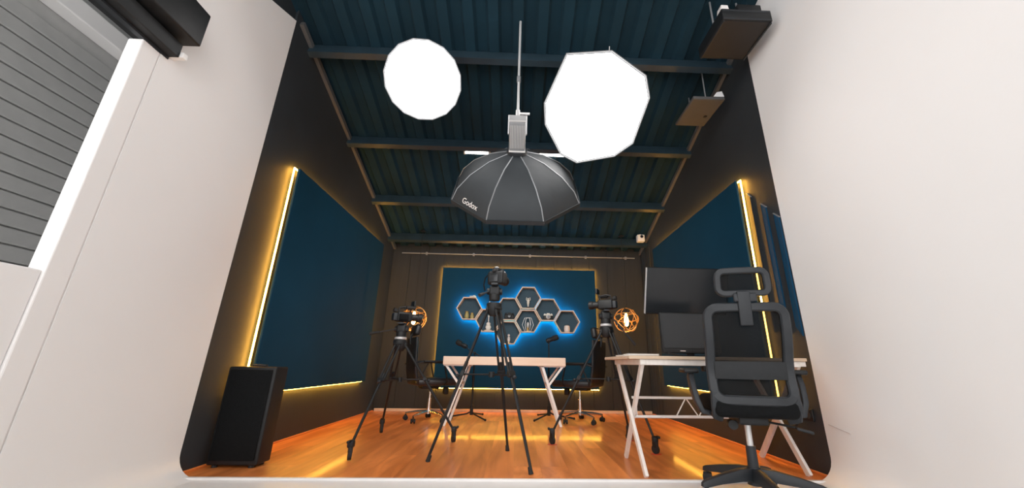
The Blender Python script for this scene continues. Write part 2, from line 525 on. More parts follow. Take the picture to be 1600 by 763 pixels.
wall_panel('backlit teal panel behind the hexagon shelves on the rear wall', (.03, YB, 1.24), (1, 0, 0), (0, -1, 0), 2.46, 1.82, .075, .02)
wall_panel('backlit teal panel on the right wall, behind the television', (XR, 4.14, 1.383), (0, 1, 0), (-1, 0, 0), 2.20, 1.89, .075, .02)
wall_panel('backlit teal panel on the left wall, behind the camera tripod', (XL, 4.19, 1.381), (0, 1, 0), (1, 0, 0), 2.26, 1.89, .075, .02)

# narrow vertical blue strips on the right wall in front of the panel
for y, zt, zb, w, m, lab in ((2.985, 2.13, .95, .035, 'edge_dark', 'thin near-black wall strip nearest the glowing panel edge'),
                        (2.825, 1.96, .93, .05, 'strip_blue', 'blue vertical wall strip between the black strip and the other blue one'),
                        (2.70, 1.82, .90, .05, 'strip_blue', 'blue vertical wall strip at the very edge of the white wall')):
    t = thing('wall_strip', lab, 'wall strip', (XR, y, zb), 0, 'vertical strips on the right wall')
    p = [(XR - .001, y - w / 2, zb), (XR - .001, y + w / 2, zb + .07), (XR - .001, y + w / 2, zt + .05), (XR - .001, y - w / 2, zt)]
    MB(t.location).prism(p, (-.012, 0, 0)).build('face', m, t, 0)
    MB(t.location).bar((XR - .007, y - w / 2 - .006, zt - .002), (XR - .007, y + w / 2 + .004, zt + .054), .014, .006, (0, 0, 1)).build('end_cap', 'grey_metal', t, 0)
    MB(t.location).bar((XR - .007, y + w / 2 + .003, zb + .07), (XR - .007, y + w / 2 + .003, zt + .05), .014, .005, (0, 1, 0)).build('side_lip', 'edge_dark', t, 0)

# socket plate low on the right wall
t = thing('wall_socket', 'black double wall socket low on the right wall', 'socket', (XR, 2.80, .33))
MB(t.location).rbox((XR - .006, 2.80, .37), (.012, .13, .08), .004).build('plate', 'black', t)
for d in (-.03, .03):
    MB(t.location).cyl((XR - .008, 2.80 + d, .37), (XR - .016, 2.80 + d, .37), .022, seg=16).build('outlet', 'charcoal', t)

# ------------------------------------------------------------------ hexagon shelves and what stands on them
HS, HD = .197, .12
HY1 = YB - .075 - .05; HY0 = HY1 - HD
hexes = [(-.72, 1.478, 'leftmost hexagon shelf, holding two olive pots'),
         (-.421, 1.302, 'hexagon shelf with the white guitar ornament inside'),
         (-.122, 1.478, 'hexagon shelf with the black camera, behind the centre tripod'),
         (-.122, 1.126, 'lowest hexagon shelf of the cluster, with a beige figurine'),
         (.177, 1.655, 'topmost hexagon shelf, holding the ivory trophy figure'),
         (.177, 1.302, 'hexagon shelf with the wire lantern inside'),
         (.476, 1.478, 'hexagon shelf holding the vintage silver camera'),
         (.775, 1.302, 'rightmost hexagon shelf, holding the pale pink jar')]
def hexpt(r, i, cx, cz, y):
    a = PI / 3 * i
    return Vector((cx + r * math.cos(a), y, cz + r * math.sin(a)))
T = .016
ho = hexpt
def hex_board(i):
    a = [hexpt(HS, i, 0, 0, HY0), hexpt(HS, i + 1, 0, 0, HY0), hexpt(HS - T / math.cos(PI / 6), i + 1, 0, 0, HY0), hexpt(HS - T / math.cos(PI / 6), i, 0, 0, HY0)]
    return MB((0, HY1, 0)).prism(a, (0, HD, 0)).mesh('board', 'hex_wood', 0, bevel=.0015)
hb = [hex_board(i) for i in range(6)]
hback = MB((0, HY1, 0)).prism([hexpt(HS - T, i, 0, 0, HY1 - .008) for i in range(6)], (0, .006, 0)).mesh('back_panel', 'hex_back', 0)
hled = MB((0, HY1, 0)).tube([hexpt(HS - .016, i, 0, 0, HY1 + .016) for i in range(6)], .006, 6, closed=True).mesh('led_strip', 'led_blue')
hcl = MB((0, HY1, 0)).cyl((0, HY1, .1), (0, HY1 + .05, .1), .012).mesh('wall_mount', 'edge_dark')
for cx, cz, lab in hexes:
    t = thing('hexagon_shelf', 'wooden ' + lab, 'shelf', (cx, HY1, cz), 0, 'honeycomb of hexagon shelves')
    for m in hb: inst(m, 'board', t)
    inst(hback, 'back_panel', t); inst(hled, 'led_strip', t); 
    for d in (-.06, .06): inst(hcl, 'wall_mount', t, (d, 0, 0))
ZI = -HS * math.sqrt(3) / 2 + T + .0005      # top of the lower board, below the centre
YM = (HY0 + HY1) / 2 - .015
def base(i): return Vector((hexes[i][0], YM, hexes[i][1] + ZI))
# two olive pots
for d, s, lab in ((-.035, 1.0, 'taller olive gold pot in the leftmost hexagon'), (.045, .8, 'shorter olive gold pot in the leftmost hexagon')):
    b = base(0) + Vector((d, 0, 0))
    t = thing('small_pot', lab, 'pot', b)
    MB(b).lathe([(.022 * s, 0), (.034 * s, .02 * s), (.036 * s, .05 * s), (.026 * s, .085 * s), (.022 * s, .10 * s)], b).build('body', 'olive', t)
    MB(b).lathe([(.026 * s, .10 * s), (.028 * s, .108 * s), (.018 * s, .112 * s)], b).build('rim', 'gold', t)
# white lying ornament on top of the leftmost hexagon
b = Vector((hexes[0][0] + .04, YM, hexes[0][1] + HS * math.sqrt(3) / 2 + .001))
t = thing('small_ornament', 'tiny white ornament lying on top of the leftmost hexagon', 'ornament', b)
MB(b).rbox(b + Vector((0, 0, .012)), (.10, .05, .024), .009).build('body', 'bone', t)
MB(b).ball(b + Vector((.02, 0, .026)), .016, 1.4, 1, .7).build('knob', 'bone', t)
# guitar ornament
b = base(1)
t = thing('guitar_ornament', 'ivory guitar ornament on a small stand in a hexagon', 'ornament', b)
MB(b).lathe([(.06, 0), (.06, .010), (.035, .018), (.02, .022)], b).build('stand', 'bone', t)
g = MB(b); cc = b + Vector((0, 0, .055)); g.ball(cc, .042, 1, .35, .95); g.ball(cc + Vector((0, 0, .048)), .031, 1, .45, .9); g.build('body', 'bone', t)
MB(b).box(b + Vector((0, 0, .15)), (.012, .010, .13)).build('neck', 'bone', t, bevel=.002)
MB(b).rbox(b + Vector((0, 0, .222)), (.020, .012, .03), .004).build('headstock', 'bone', t)
# figurine standing on top of that hexagon
b = Vector((hexes[1][0] + .005, YM, hexes[1][1] + HS * math.sqrt(3) / 2 + .001))
t = thing('figurine', 'small tan figurine standing on top of the guitar hexagon', 'figurine', b)
MB(b).lathe([(.026, 0), (.026, .012), (.012, .016)], b).build('foot', 'gold', t)
MB(b).lathe([(.010, .014), (.020, .035), (.022, .06), (.013, .085), (.006, .092)], b).build('body', 'ceramic', t)
MB(b).ball(b + Vector((0, 0, .105)), .015).build('head', 'ceramic', t)
def small_camera(b, lab, top, body, lens):
    t = thing('toy_camera', lab, 'camera', b)
    MB(b).rbox(b + Vector((0, 0, .034)), (.145, .05, .066), .006).build('body', body, t)
    MB(b).rbox(b + Vector((0, 0, .077)), (.138, .046, .020), .005).build('top_plate', top, t)
    MB(b).rbox(b + Vector((0, 0, .094)), (.05, .04, .022), .006).build('viewfinder', top, t)
    l = MB(b); l.lathe([(.034, 0), (.034, .012), (.030, .014), (.030, .035), (.026, .037)], b + Vector((0, -.025, .044)), (0, -1, 0)).build('lens', lens, t)
    MB(b).cyl(b + Vector((0, -.058, .044)), b + Vector((0, -.064, .044)), .021, seg=16).build('lens_glass', 'glass_dark', t)
    for d in (-.05, .052):
        MB(b).cyl(b + Vector((d, 0, .086)), b + Vector((d, 0, .100)), .012, seg=14).build('dial', lens, t)
small_camera(base(2) + Vector((.014, 0, 0)), 'old black camera on a hexagon shelf behind the tripod', 'black', 'black', 'black')
small_camera(base(6) + Vector((.01, 0, 0)), 'vintage camera with silver top and lens on a hexagon shelf', 'bone', 'black', 'silver')
# beige figurine in the lowest hexagon
b = base(3) + Vector((.015, 0, 0))
t = thing('figurine', 'small beige figurine in the lowest hexagon', 'figurine', b)
MB(b).lathe([(.028, 0), (.028, .012), (.016, .016)], b).build('foot', 'gold', t)
MB(b).lathe([(.016, .014), (.024, .05), (.020, .085), (.010, .10)], b).build('body', 'ceramic', t)
MB(b).ball(b + Vector((0, 0, .118)), .018).build('head', 'ceramic', t)
# trophy figure
b = base(4)
t = thing('trophy', 'slim ivory trophy figure on a dark foot in the top hexagon', 'trophy', b)
MB(b).lathe([(.026, 0), (.026, .018), (.018, .022)], b).build('foot', 'black', t)
MB(b).lathe([(.014, .02), (.010, .04), (.018, .075), (.021, .10), (.014, .125), (.008, .132)], b).build('body', 'bone', t)
MB(b).ball(b + Vector((0, 0, .144)), .014).build('head', 'bone', t)
a = MB(b)
for s in (-1, 1): a.tube([b + Vector((s * .018, 0, .115)), b + Vector((s * .030, 0, .13)), b + Vector((s * .026, 0, .165))], .006, 6)
a.build('arms', 'bone', t)
# wire lantern
b = base(5)
t = thing('wire_lantern', 'geometric wire lantern with a brass candle holder in a hexagon', 'lantern', b)
n = 6; rings = [(.045, .004), (.085, .10), (.05, .205)]
for k in range(n):
    a0 = 2 * PI * k / n
    pts = [b + Vector((r * math.cos(a0), r * .62 * math.sin(a0), hh)) for r, hh in rings]
    MB(b).tube(pts, .0032, 5).build('wire', 'silver', t)
for r, hh in (rings[0], rings[2]):
    MB(b).tube([b + Vector((r * math.cos(2 * PI * k / n), r * .62 * math.sin(2 * PI * k / n), hh)) for k in range(n)], .0032, 5, closed=True).build('wire_ring', 'silver', t)
MB(b).lathe([(.030, 0), (.030, .008), (.012, .014), (.016, .05), (.022, .055), (.012, .06)], b).build('candle_holder', 'gold', t)
MB(b).lathe([(.014, .055), (.024, .08), (.024, .12), (.012, .14)], b).build('glass_cup', 'silver', t)
# pale jar
b = base(7) + Vector((-.002, 0, 0))
t = thing('lidded_jar', 'pale pink ceramic jar with a dark top in the rightmost hexagon', 'jar', b)
MB(b).lathe([(.034, 0), (.044, .012), (.046, .05), (.042, .085), (.034, .10)], b, seg=24).build('body', 'ceramic', t)
MB(b).lathe([(.034, .098), (.034, .108), (.012, .113)], b).build('lid', 'black', t)

# ------------------------------------------------------------------ podcast table behind
t = thing('trestle_table', 'long pale table with white legs in front of the hexagon shelves', 'table', (-.125, 4.9, 0))
o = t.location
MB(o).bb(-.852, .602, 4.65, 5.15, .660, .757).build('table_top', 'pale_wood', t, 0, bevel=.006)
for s, nm in ((1, 'right'), (-1, 'left')):
    X = lambda d: -.125 + s * d
    for y in (4.69, 5.08):
        MB(o).bar((X(.45), y, .66), (X(.668), y, .0), .03, .03, (0, 1, 0)).build('leg', 'white_metal', t, 0, bevel=.002)
        MB(o).bar((X(.696), y, .66), (X(.525), y, .44), .024, .024, (0, 1, 0)).build('brace', 'white_metal', t, 0, bevel=.002)
        MB(o).bb(min(X(.42), X(.72)), max(X(.42), X(.72)), y - .015, y + .015, .648, .660).build('mounting_plate', 'white_metal', t, 0)
    MB(o).bb(X(.52) - .012, X(.52) + .012, 4.69, 5.08, .44, .465).build('cross_rail', 'white_metal', t, 0)

# ------------------------------------------------------------------ microphones on stands
def mic_stand(label, base_pt, top_z):
    t = thing('microphone_stand', label, 'microphone stand', base_pt, 0, 'microphone stands by the pale table')
    b = Vector(base_pt)
    for k in range(3):
        a = math.radians(-8 + 120 * k) if base_pt[0] > 0 else math.radians(188 + 120 * k)
        e = b + Vector((.33 * math.cos(a), .33 * math.sin(a), .014))
        MB(b).tube([b + Vector((0, 0, .085)), b + Vector((.06 * math.cos(a), .06 * math.sin(a), .055)), e], .010, 8).build('leg', 'black', t)
        MB(b).ball(e, .014, seg=10, rings=6).build('rubber_foot', 'rubber', t)
    MB(b).cyl(b + Vector((0, 0, .04)), b + Vector((0, 0, .16)), .022).build('hub', 'black', t)
    MB(b).cyl(b + Vector((0, 0, .1)), b + Vector((0, 0, .5)), .013).build('lower_pole', 'black', t)
    MB(b).cyl(b + Vector((0, 0, .48)), b + Vector((0, 0, top_z)), .009).build('upper_pole', 'black', t)
    MB(b).cyl(b + Vector((0, 0, .46)), b + Vector((0, 0, .53)), .019).build('clutch', 'black', t)
    return t
def mic(label, p0, p1, anchor):
    p0 = Vector(p0); p1 = Vector(p1); c = (p0 + p1) / 2; d = (p1 - p0).normalized()
    t = thing('microphone', label, 'microphone', c, 0, 'broadcast microphones at the table')
    L = (p1 - p0).length
    MB(c).lathe([(.012, 0), (.026, .004), (.030, .02), (.030, L * .55), (.028, L * .57)], p0, d).build('body', 'black', t)
    MB(c).lathe([(.034, L * .55), (.037, L * .60), (.037, L * .92), (.026, L)], p0, d).build('windscreen', 'rubber', t)
    MB(c).lathe([(.033, .025), (.034, .03), (.034, .045), (.033, .05)], p0, d).build('ring', 'charcoal', t)
    MB(c).tube([p0 + d * .04 + Vector((0, -.034, 0)), Vector(anchor) + Vector((0, -.03, .01)), Vector(anchor)], .006, 6).build('yoke', 'black', t)
    MB(c).tube([p0 + d * .04 + Vector((0, .034, 0)), Vector(anchor) + Vector((0, .03, .01)), Vector(anchor)], .006, 6).build('yoke', 'black', t)
st = mic_stand('black microphone stand behind the right end of the pale table', (.458, 5.33, 0), .93)
mic('black broadcast microphone below the vintage camera shelf', (.42, 5.33, .985), (.59, 5.33, 1.05), (.458, 5.33, .93))
st = mic_stand('black microphone boom stand behind the left end of the pale table', (-.555, 5.33, 0), .80)
MB(st.location).tube([(-.46, 5.33, .765), (-.555, 5.33, .815), (-.655, 5.33, .868)], .008, 8).build('boom_arm', 'black', st)
MB(st.location).cyl((-.46, 5.33, .765), (-.43, 5.33, .748), .018).build('counterweight', 'black', st)
MB(st.location).ball((-.555, 5.33, .812), .02).build('boom_clutch', 'black', st)
mic('black broadcast microphone hung on the boom at the left', (-.665, 5.33, .888), (-.815, 5.33, .965), (-.655, 5.33, .868))

# ------------------------------------------------------------------ office chairs at the pale table
def caster(parent, p, ang, r=.026, mat_='black'):
    p = Vector(p)
    d = Vector((math.cos(ang), math.sin(ang), 0)); s = Vector((-d.y, d.x, 0))
    cst = MB().cyl(p + Vector((0, 0, r + .006)), p + Vector((0, 0, r * 2 + .035)), .009).build('caster', 'black', parent)
    MB().rbox(p + Vector((0, 0, r + .012)), (r * 1.7, .014, r * 1.5), .006, Matrix.Rotation(ang, 3, 'Z')).build('caster_fork', 'black', cst)
    for k in (-1, 1):
        MB().lathe([(r * .5, -.009), (r, -.008), (r, .008), (r * .5, .009)], p + s * (.018 * k) + Vector((0, 0, r)), s).build('wheel', mat_, cst)
    return cst
def rear_chair(label):
    t = thing('office_chair', label, 'chair', (0, 0, 0), 0, 'black leather chairs at the pale table')
    for k in range(5):
        a = 2 * PI * k / 5 + .35
        d = Vector((math.cos(a), math.sin(a), 0))
        MB().tube([d * .03 + Vector((0, 0, .105)), d * .16 + Vector((0, 0, .098)), d * .29 + Vector((0, 0, .080))], .016, 8, rs=[.022, .016, .012]).build('base_arm', 'chrome', t)
        caster(t, d * .285, a + .6)
    MB().cyl((0, 0, .08), (0, 0, .14), .034, seg=16).build('hub', 'chrome', t)
    MB().cyl((0, 0, .13), (0, 0, .26), .024, seg=16).build('gas_lift_sleeve', 'chrome', t)
    MB().cyl((0, 0, .25), (0, 0, .385), .014, seg=16).build('gas_lift', 'chrome', t)
    MB().rbox((0, -.02, .395), (.16, .22, .05), .012).build('tilt_mechanism', 'black', t)
    MB().rbox((.03, .19, .345), (.075, .06, .09), .014).build('tension_knob', 'black', t)
    MB().tube([(.06, 0, .39), (.2, 0, .385), (.29, .01, .38)], .006, 6).build('lever', 'black', t)
    MB().rbox((0, .02, .455), (.50, .54, .085), .038, seg=4).build('seat', 'leather', t)
    # curved backrest: slab swept upwards
    pts = [Vector((0, -.235, .47)), Vector((0, -.262, .60)), Vector((0, -.272, .74)), Vector((0, -.278, .87)), Vector((0, -.285, .98))]
    prof = [(-.215, -.02), (.215, -.02), (.235, 0), (.215, .02), (-.215, .02), (-.235, 0)]
    MB().sweep(pts, prof, (0, 1, 0)).build('backrest', 'leather', t, 50, bevel=.008)
    MB().rbox((0, -.258, 1.075), (.27, .075, .14), .033, rotm(-.15, 0, 0), seg=4).build('headrest', 'leather', t)
    MB().tube([(0, -.305, .90), (0, -.315, .98), (0, -.285, 1.05)], .014, 8).build('headrest_post', 'black', t)
    for s in (-1, 1):
        MB().tube([(s * .23, .10, .42), (s * .285, .12, .46), (s * .29, .06, .68), (s * .29, -.22, .685), (s * .26, -.285, .66)], .011, 8).build('arm_tube', 'black', t)
        MB().rbox((s * .29, -.07, .695), (.05, .25, .026), .011).build('arm_pad', 'black', t)
        MB().tube([(s * .23, -.22, .43), (s * .27, -.23, .48), (s * .285, -.14, .68)], .009, 8).build('arm_brace', 'black', t)
    return t
ch = rear_chair('black leather office chair to the right of the pale table')
ch.location = (.835, 5.10, 0); ch.rotation_euler.z = math.radians(58)
c2 = copy_tree(ch)
c2.location = (-1.06, 5.08, 0); c2.rotation_euler.z = math.radians(-62)
c2['label'] = 'black leather office chair to the left of the pale table'

# ------------------------------------------------------------------ tripods and cameras
def tripod(label, apex, feet, dolly, spread_z, group, col='black'):
    A = Vector(apex)
    ctr = Vector((A.x, A.y, 0))
    t = thing('camera_tripod', label, 'tripod', ctr, 0, group)
    off = ctr
    tops = []
    mids = []
    for fpt in feet:
        F = Vector(fpt)
        d = Vector((F.x - A.x, F.y - A.y, 0)).normalized()
        s = Vector((-d.y, d.x, 0))
        top = A + d * .045 + Vector((0, 0, -.02))
        end = F + Vector((0, 0, .095 if dolly else .02))
        k = (A.z - spread_z) / A.z
        mid = top.lerp(end, k)
        mids.append(mid)
        lg = MB(off); 
        for q in (-1, 1):
            lg.tube([top + s * (.024 * q), mid + s * (.020 * q)], .0095, 8)
        leg = lg.build('leg', col, t)
        MB(off).tube([mid + (top - mid) * .18, end], .0125, 8, rs=[.014, .010]).build('lower_leg', col, leg)
        MB(off).bar(mid + (top - mid) * .06, mid - (top - mid) * .02, .062, .03, d).build('leg_clamp', 'black', leg, 0, bevel=.004)
        MB(off).ball(mid - (top - mid) * .02 + d * .03, .016, 1, 1, .8, seg=10, rings=6).build('clamp_knob', 'charcoal', leg)
        MB(off).bar(top + (mid - top) * .03, top - (mid - top) * .03, .07, .035, d).build('leg_hinge', 'black', leg, 0, bevel=.004)
        if dolly:
            MB(off).rbox(F + Vector((0, 0, .105)), (.045, .05, .05), .012).build('dolly_clamp', 'black', leg)
            MB(off).rbox(F + Vector((0, 0, .068)), (.03, .05, .05), .008, Matrix.Rotation(.5, 3, 'Z')).build('caster_fork', 'black', leg)
            MB(off).lathe([(.014, -.013), (.034, -.011), (.034, .011), (.014, .013)], F + Vector((0, 0, .034)), (math.cos(.5), math.sin(.5), 0)).build('wheel', 'rubber', leg)
            MB(off).rbox(F + d * .03 + Vector((0, 0, .125)), (.02, .055, .018), .006).build('brake_tab', 'black', leg)
        else:
            MB(off).cyl(F + Vector((0, 0, .0)), F + (mid - F).normalized() * .045, .017, .013).build('rubber_foot', 'rubber', leg)
    cen = sum(mids, Vector()) / 3
    for m in mids:
        MB(off).tube([cen, m], .007, 6).build('spreader_arm', col, t)
    MB(off).cyl(cen + Vector((0, 0, -.02)), cen + Vector((0, 0, .02)), .022).build('spreader_hub', col, t)
    MB(off).lathe([(.035, -.08), (.055, -.05), (.062, -.01), (.062, .015), (.05, .025)], A).build('bowl', 'black', t)
    return t, off
def fluid_head(t, off, A, hx, handle_end, ring=True):
    A = Vector(A)
    if ring:
        MB(off).lathe([(.052, .025), (.055, .03), (.055, .042), (.05, .047)], A).build('collar', 'silver', t, label='silver collar')
    MB(off).lathe([(.042, .045), (.045, .06), (.045, .095), (.038, .10)], A).build('pan_base', 'black', t)
    MB(off).rbox(A + Vector((0, 0, .125)), (.085, .075, .075), .014).build('fluid_head', 'black', t)
    MB(off).cyl(A + Vector((-.062, 0, .12)), A + Vector((.062, 0, .12)), .026, seg=16).build('tilt_drum', 'black', t)
    MB(off).rbox(A + Vector((0, 0, .172)), (.055, .14, .016), .004).build('quick_release_plate', 'charcoal', t)
    h0 = A + Vector((hx, -.01, .12)); h1 = Vector(handle_end)
    MB(off).tube([h0, h0.lerp(h1, .62)], .0065, 8).build('pan_handle', 'charcoal', t)
    MB(off).tube([h0.lerp(h1, .6), h1], .013, 10, rs=[.011, .014]).build('handle_grip', 'rubber', t)
# centre tripod with a stills camera
A = (-.185, 3.08, 1.13)
t, off = tripod('tall black tripod standing in the middle of the wooden floor', A, [(-.613, 3.062, 0), (-.045, 3.435, 0), (.121, 2.751, 0)], False, .60, 'camera tripods')
fluid_head(t, off, A, -.04, (-.30, 2.98, 1.20), ring=False)
def dslr(label, p, rz):
    t = thing('dslr_camera', label, 'camera', p, rz)
    MB().rbox((0, 0, .055), (.145, .065, .108), .014).build('body', 'black', t)
    MB().rbox((.058, .018, .052), (.038, .07, .10), .016).build('grip', 'rubber', t)
    MB().rbox((-.004, .006, .122), (.062, .07, .046), .014).build('prism_housing', 'black', t)
    MB().rbox((-.004, .006, .150), (.026, .03, .010), .003).build('hot_shoe', 'silver', t)
    MB().rbox((-.008, -.037, .048), (.085, .010, .062), .003).build('rear_screen', 'screen', t)
    MB().rbox((-.004, -.036, .115), (.034, .016, .026), .006).build('eyecup', 'rubber', t)
    MB().lathe([(.034, .03), (.038, .04), (.038, .09), (.041, .10), (.041, .15), (.037, .155)], (0, 0, .056), (0, 1, 0)).build('lens', 'black', t)
    MB().lathe([(.0385, .06), (.0400, .062), (.0400, .085), (.0385, .088)], (0, 0, .056), (0, 1, 0)).build('focus_ring', 'charcoal', t)
    MB().cyl((.050, .005, .105), (.050, .005, .122), .016, seg=16).build('mode_dial', 'charcoal', t)
    MB().cyl((-.052, .0, .105), (-.052, .0, .118), .017, seg=16).build('drive_dial', 'charcoal', t)
    MB().cyl((.052, .035, .100), (.052, .040, .112), .008, seg=12).build('shutter_button', 'silver', t)
    for k in range(3):
        MB().cyl((.055, -.034, .035 + .018 * k), (.055, -.037, .035 + .018 * k), .005, seg=8).build('button', 'charcoal', t)
    MB().tube([(-.075, 0, .10), (-.10, -.02, .06), (-.105, -.03, .0), (-.09, -.03, -.05)], .006, 6).build('neck_strap', 'fabric', t)
    return t
dslr('black stills camera on top of the centre tripod', (-.175, 3.09, 1.311), math.radians(-28))
# side tripods with video cameras on wheeled dollies
def video_camera(label, p, rz, s=1.0):
    t = thing('video_camera', label, 'video camera', p, rz, 'video cameras on wheeled tripods')
    t.scale = (s, s, s)
    MB().rbox((0, 0, .065), (.10, .17, .105), .014).build('body', 'black', t)
    MB().lathe([(.036, .08), (.040, .09), (.040, .15), (.048, .16), (.050, .20), (.046, .205)], (0, 0, .068), (0, 1, 0)).build('lens', 'black', t)
    MB().cyl((0, .20, .068), (0, .208, .068), .038, seg=18).build('lens_glass', 'glass_dark', t)
    MB().tube([(0, .07, .115), (0, .075, .165), (0, .0, .178), (0, -.06, .165), (0, -.065, .115)], .011, 8).build('top_handle', 'black', t)
    MB().rbox((0, .10, .225), (.095, .024, .062), .006).build('monitor', 'black', t)
    MB().cyl((0, .07, .165), (0, .098, .20), .008).build('monitor_arm', 'charcoal', t)
    MB().lathe([(.012, -.055), (.019, -.05), (.019, .05), (.012, .055)], (.055, .05, .17), (0, 1, 0)).build('shotgun_microphone', 'rubber', t)
    MB().rbox((0, -.105, .06), (.075, .045, .085), .01).build('battery', 'charcoal', t)
    MB().rbox((.058, -.02, .06), (.022, .11, .07), .01).build('hand_strap', 'fabric', t)
    MB().lathe([(.012, 0), (.022, .005), (.024, .04)], (0, -.085, .13), (0, -1, .25)).build('eyepiece', 'rubber', t)
    return t
A = (.872, 3.66, 1.015)
t, off = tripod('black wheeled tripod in front of the chair at right of the pale table', A, [(.349, 3.706, .002), (1.159, 3.359, .002), (1.105, 3.92, .002)], True, .52, 'camera tripods')
fluid_head(t, off, A, .05, (1.13, 3.60, .865))
video_camera('black video camera on the wheeled tripod beside the globe lamp at right', (.885, 3.67, 1.196), math.radians(58), .85)
A = (-1.09, 3.68, .86)
t, off = tripod('black wheeled tripod in front of the left wall panel', A, [(-1.181, 3.084, .002), (-1.33, 4.20, .002), (-.539, 3.754, .002)], True, .50, 'camera tripods')
fluid_head(t, off, A, -.05, (-1.37, 3.64, .93))
video_camera('black video camera on the wheeled tripod beside the globe lamp at left', (-1.09, 3.70, 1.041), math.radians(-52), .85)
# red floor marks under the wheels
for p, lab in (((.349, 3.700), 'red tape mark under the front wheel of the right tripod'), ((1.159, 3.353), 'red tape mark under the wheel beneath the desk'), ((1.105, 3.91), 'red tape mark behind the white desk legs')):
    tag(MB((p[0], p[1], 0)).prism([Vector((p[0] + .045 * math.cos(a), p[1] + .03 * math.sin(a), .0006)) for a in [2 * PI * k / 10 for k in range(10)]], (0, 0, .0012)).build('floor_mark', 'red', None, 0), lab, 'floor mark', 'red marks under the tripod wheels').location = (p[0], p[1], 0)

# ------------------------------------------------------------------ globe lamps
def globe_lamp(label, c, r, cord_top):
    c = Vector(c)
    t = thing('globe_lamp', label, 'lamp', c, 0, 'wire globe pendant lamps')
    g = (1 + 5 ** .5) / 2
    tilt = rotm(.35, .2, .5)
    for n in ((0, 1, g), (0, 1, -g), (1, g, 0), (1, -g, 0), (g, 0, 1), (g, 0, -1)):
        n = tilt @ Vector(n).normalized()
        u, w = MB().frame(n)
        for dd in (.24,):
            rr = math.sqrt(1 - dd * dd)
            MB().tube([n * (dd * r) + (u * math.cos(a) + w * math.sin(a)) * (rr * r) for a in [2 * PI * i / 28 for i in range(28)]], .006, 6, closed=True).build('cage_ring', 'brass', t)
    MB().lathe([(.010, r + .02), (.024, r), (.026, r - .07), (.020, r - .075)], (0, 0, 0)).build('socket', 'black', t)
    MB().lathe([(.014, .10), (.018, .08), (.030, .03), (.034, -.03), (.024, -.075), (.006, -.09)], (0, 0, 0)).build('bulb', 'bulb', t)
    MB().tube([(0, 0, r), (0, 0, cord_top - c.z)], .004, 6).build('cord', 'black', t)
    MB().lathe([(.03, 0), (.045, -.012), (.045, -.02)], (0, 0, cord_top - c.z)).build('ceiling_rose', 'black', t)
    l = bpy.data.lights.new('bulb_light', 'POINT')
    l.energy = 1.6; l.color = (1.0, .56, .22); l.shadow_soft_size = .06
    lo = bpy.data.objects.new('bulb_light', l); C.objects.link(lo); lo.parent = t; lo.location = (0, 0, -.13)
    return t
globe_lamp('glowing copper wire globe lamp near the right rear corner', (1.63, 5.55, 1.32), .178, zc(5.55) - .0)
globe_lamp('glowing copper wire globe lamp near the left rear corner', (-1.49, 5.55, 1.29), .178, zc(5.55) - .0)

# ------------------------------------------------------------------ white trestle desk on the right
t = thing('trestle_desk', 'white trestle desk with crossed legs at right, under the screens', 'desk', (1.4, 2.97, 0))
o = t.location
MB(o).bb(.765, 1.995, 2.60, 3.32, .724, .745).build('desk_top', 'desk_wood', t, 0, bevel=.003)
for y in (2.64, 3.28):
    MB(o).bb(.845, 1.96, y - .018, y + .018, .686, .724).build('apron', 'white_wood', t, 0, bevel=.003)
for xx, dy in ((.868, 0), (1.975, .05)):
    MB(o).bb(xx - .022, xx + .022, 2.62, 3.30, .690, .724).build('side_rail', 'white_wood', t, 0, bevel=.003)
    MB(o).bar((xx - .012, 2.69 + dy, .0), (xx - .012, 3.24, .700), .022, .044, (0, 1, 0)).build('leg', 'white_wood', t, 0, bevel=.003)
    MB(o).bar((xx + .012, 3.24 + dy, .0), (xx + .012, 2.69, .700), .022, .044, (0, 1, 0)).build('leg', 'white_wood', t, 0, bevel=.003)
    MB(o).cyl((xx - .03, 2.967 + dy / 2, .35), (xx + .03, 2.967 + dy / 2, .35), .010).build('pivot_bolt', 'silver', t)
tr = MB(o).cyl((.875, 2.965, .455), (1.975, 2.985, .455), .0095, seg=10).build('upper_bar', 'white_metal', t)
MB(o).cyl((.875, 2.965, .325), (1.975, 2.985, .325), .0105, seg=10).build('lower_bar', 'white_metal', t)
MB(o).cyl((.905, 2.965, .325), (.905, 2.965, .455), .005, seg=8).build('strut', 'white_metal', t)
zz = [1.20 + .085 * k for k in range(9)]
for k in range(8):
    a = (zz[k], 2.975, .325 if k % 2 == 0 else .455); b = (zz[k + 1], 2.975, .455 if k % 2 == 0 else .325)
    MB(o).cyl(a, b, .0045, seg=6).build('strut', 'white_metal', t)
MB(o).rbox((1.315, 2.66, .668), (.055, .05, .035), .008).build('cable_clip', 'black', t)
# cable looped round the right leg
tag(MB((1.9, 2.95, .33)).tube([(1.80, 2.95, .33), (1.86, 2.93, .30), (1.93, 2.91, .29), (2.0, 2.89, .275), (2.045, 2.90, .285), (2.05, 2.84, .34)], .006, 8).build('power_cable', 'rubber'), 'black power cable looped along the right desk leg to the socket', 'cable').location = (1.9, 2.95, .33)
# magazines at the left end of the desk
for k, (dx, rz, w, lab) in enumerate(((0, .06, .26, 'white magazine lying flat at the left end of the desk'), (.03, -.08, .22, 'smaller magazine on top of the white one on the desk'))):
    b = Vector((.90 + dx, 2.86, .7455 + .009 * k))
    t = thing('magazine', lab, 'magazine', b, rz, 'magazines on the desk')
    MB().box((0, 0, .0042), (w - .006, .19, .007)).build('pages', 'paper', t, 0)
    MB().box((0, 0, .008), (w, .2, .0012)).build('cover', 'white_plastic', t, 0)
    MB().box((0, 0, .0006), (w, .2, .0012)).build('back_cover', 'white_plastic', t, 0)

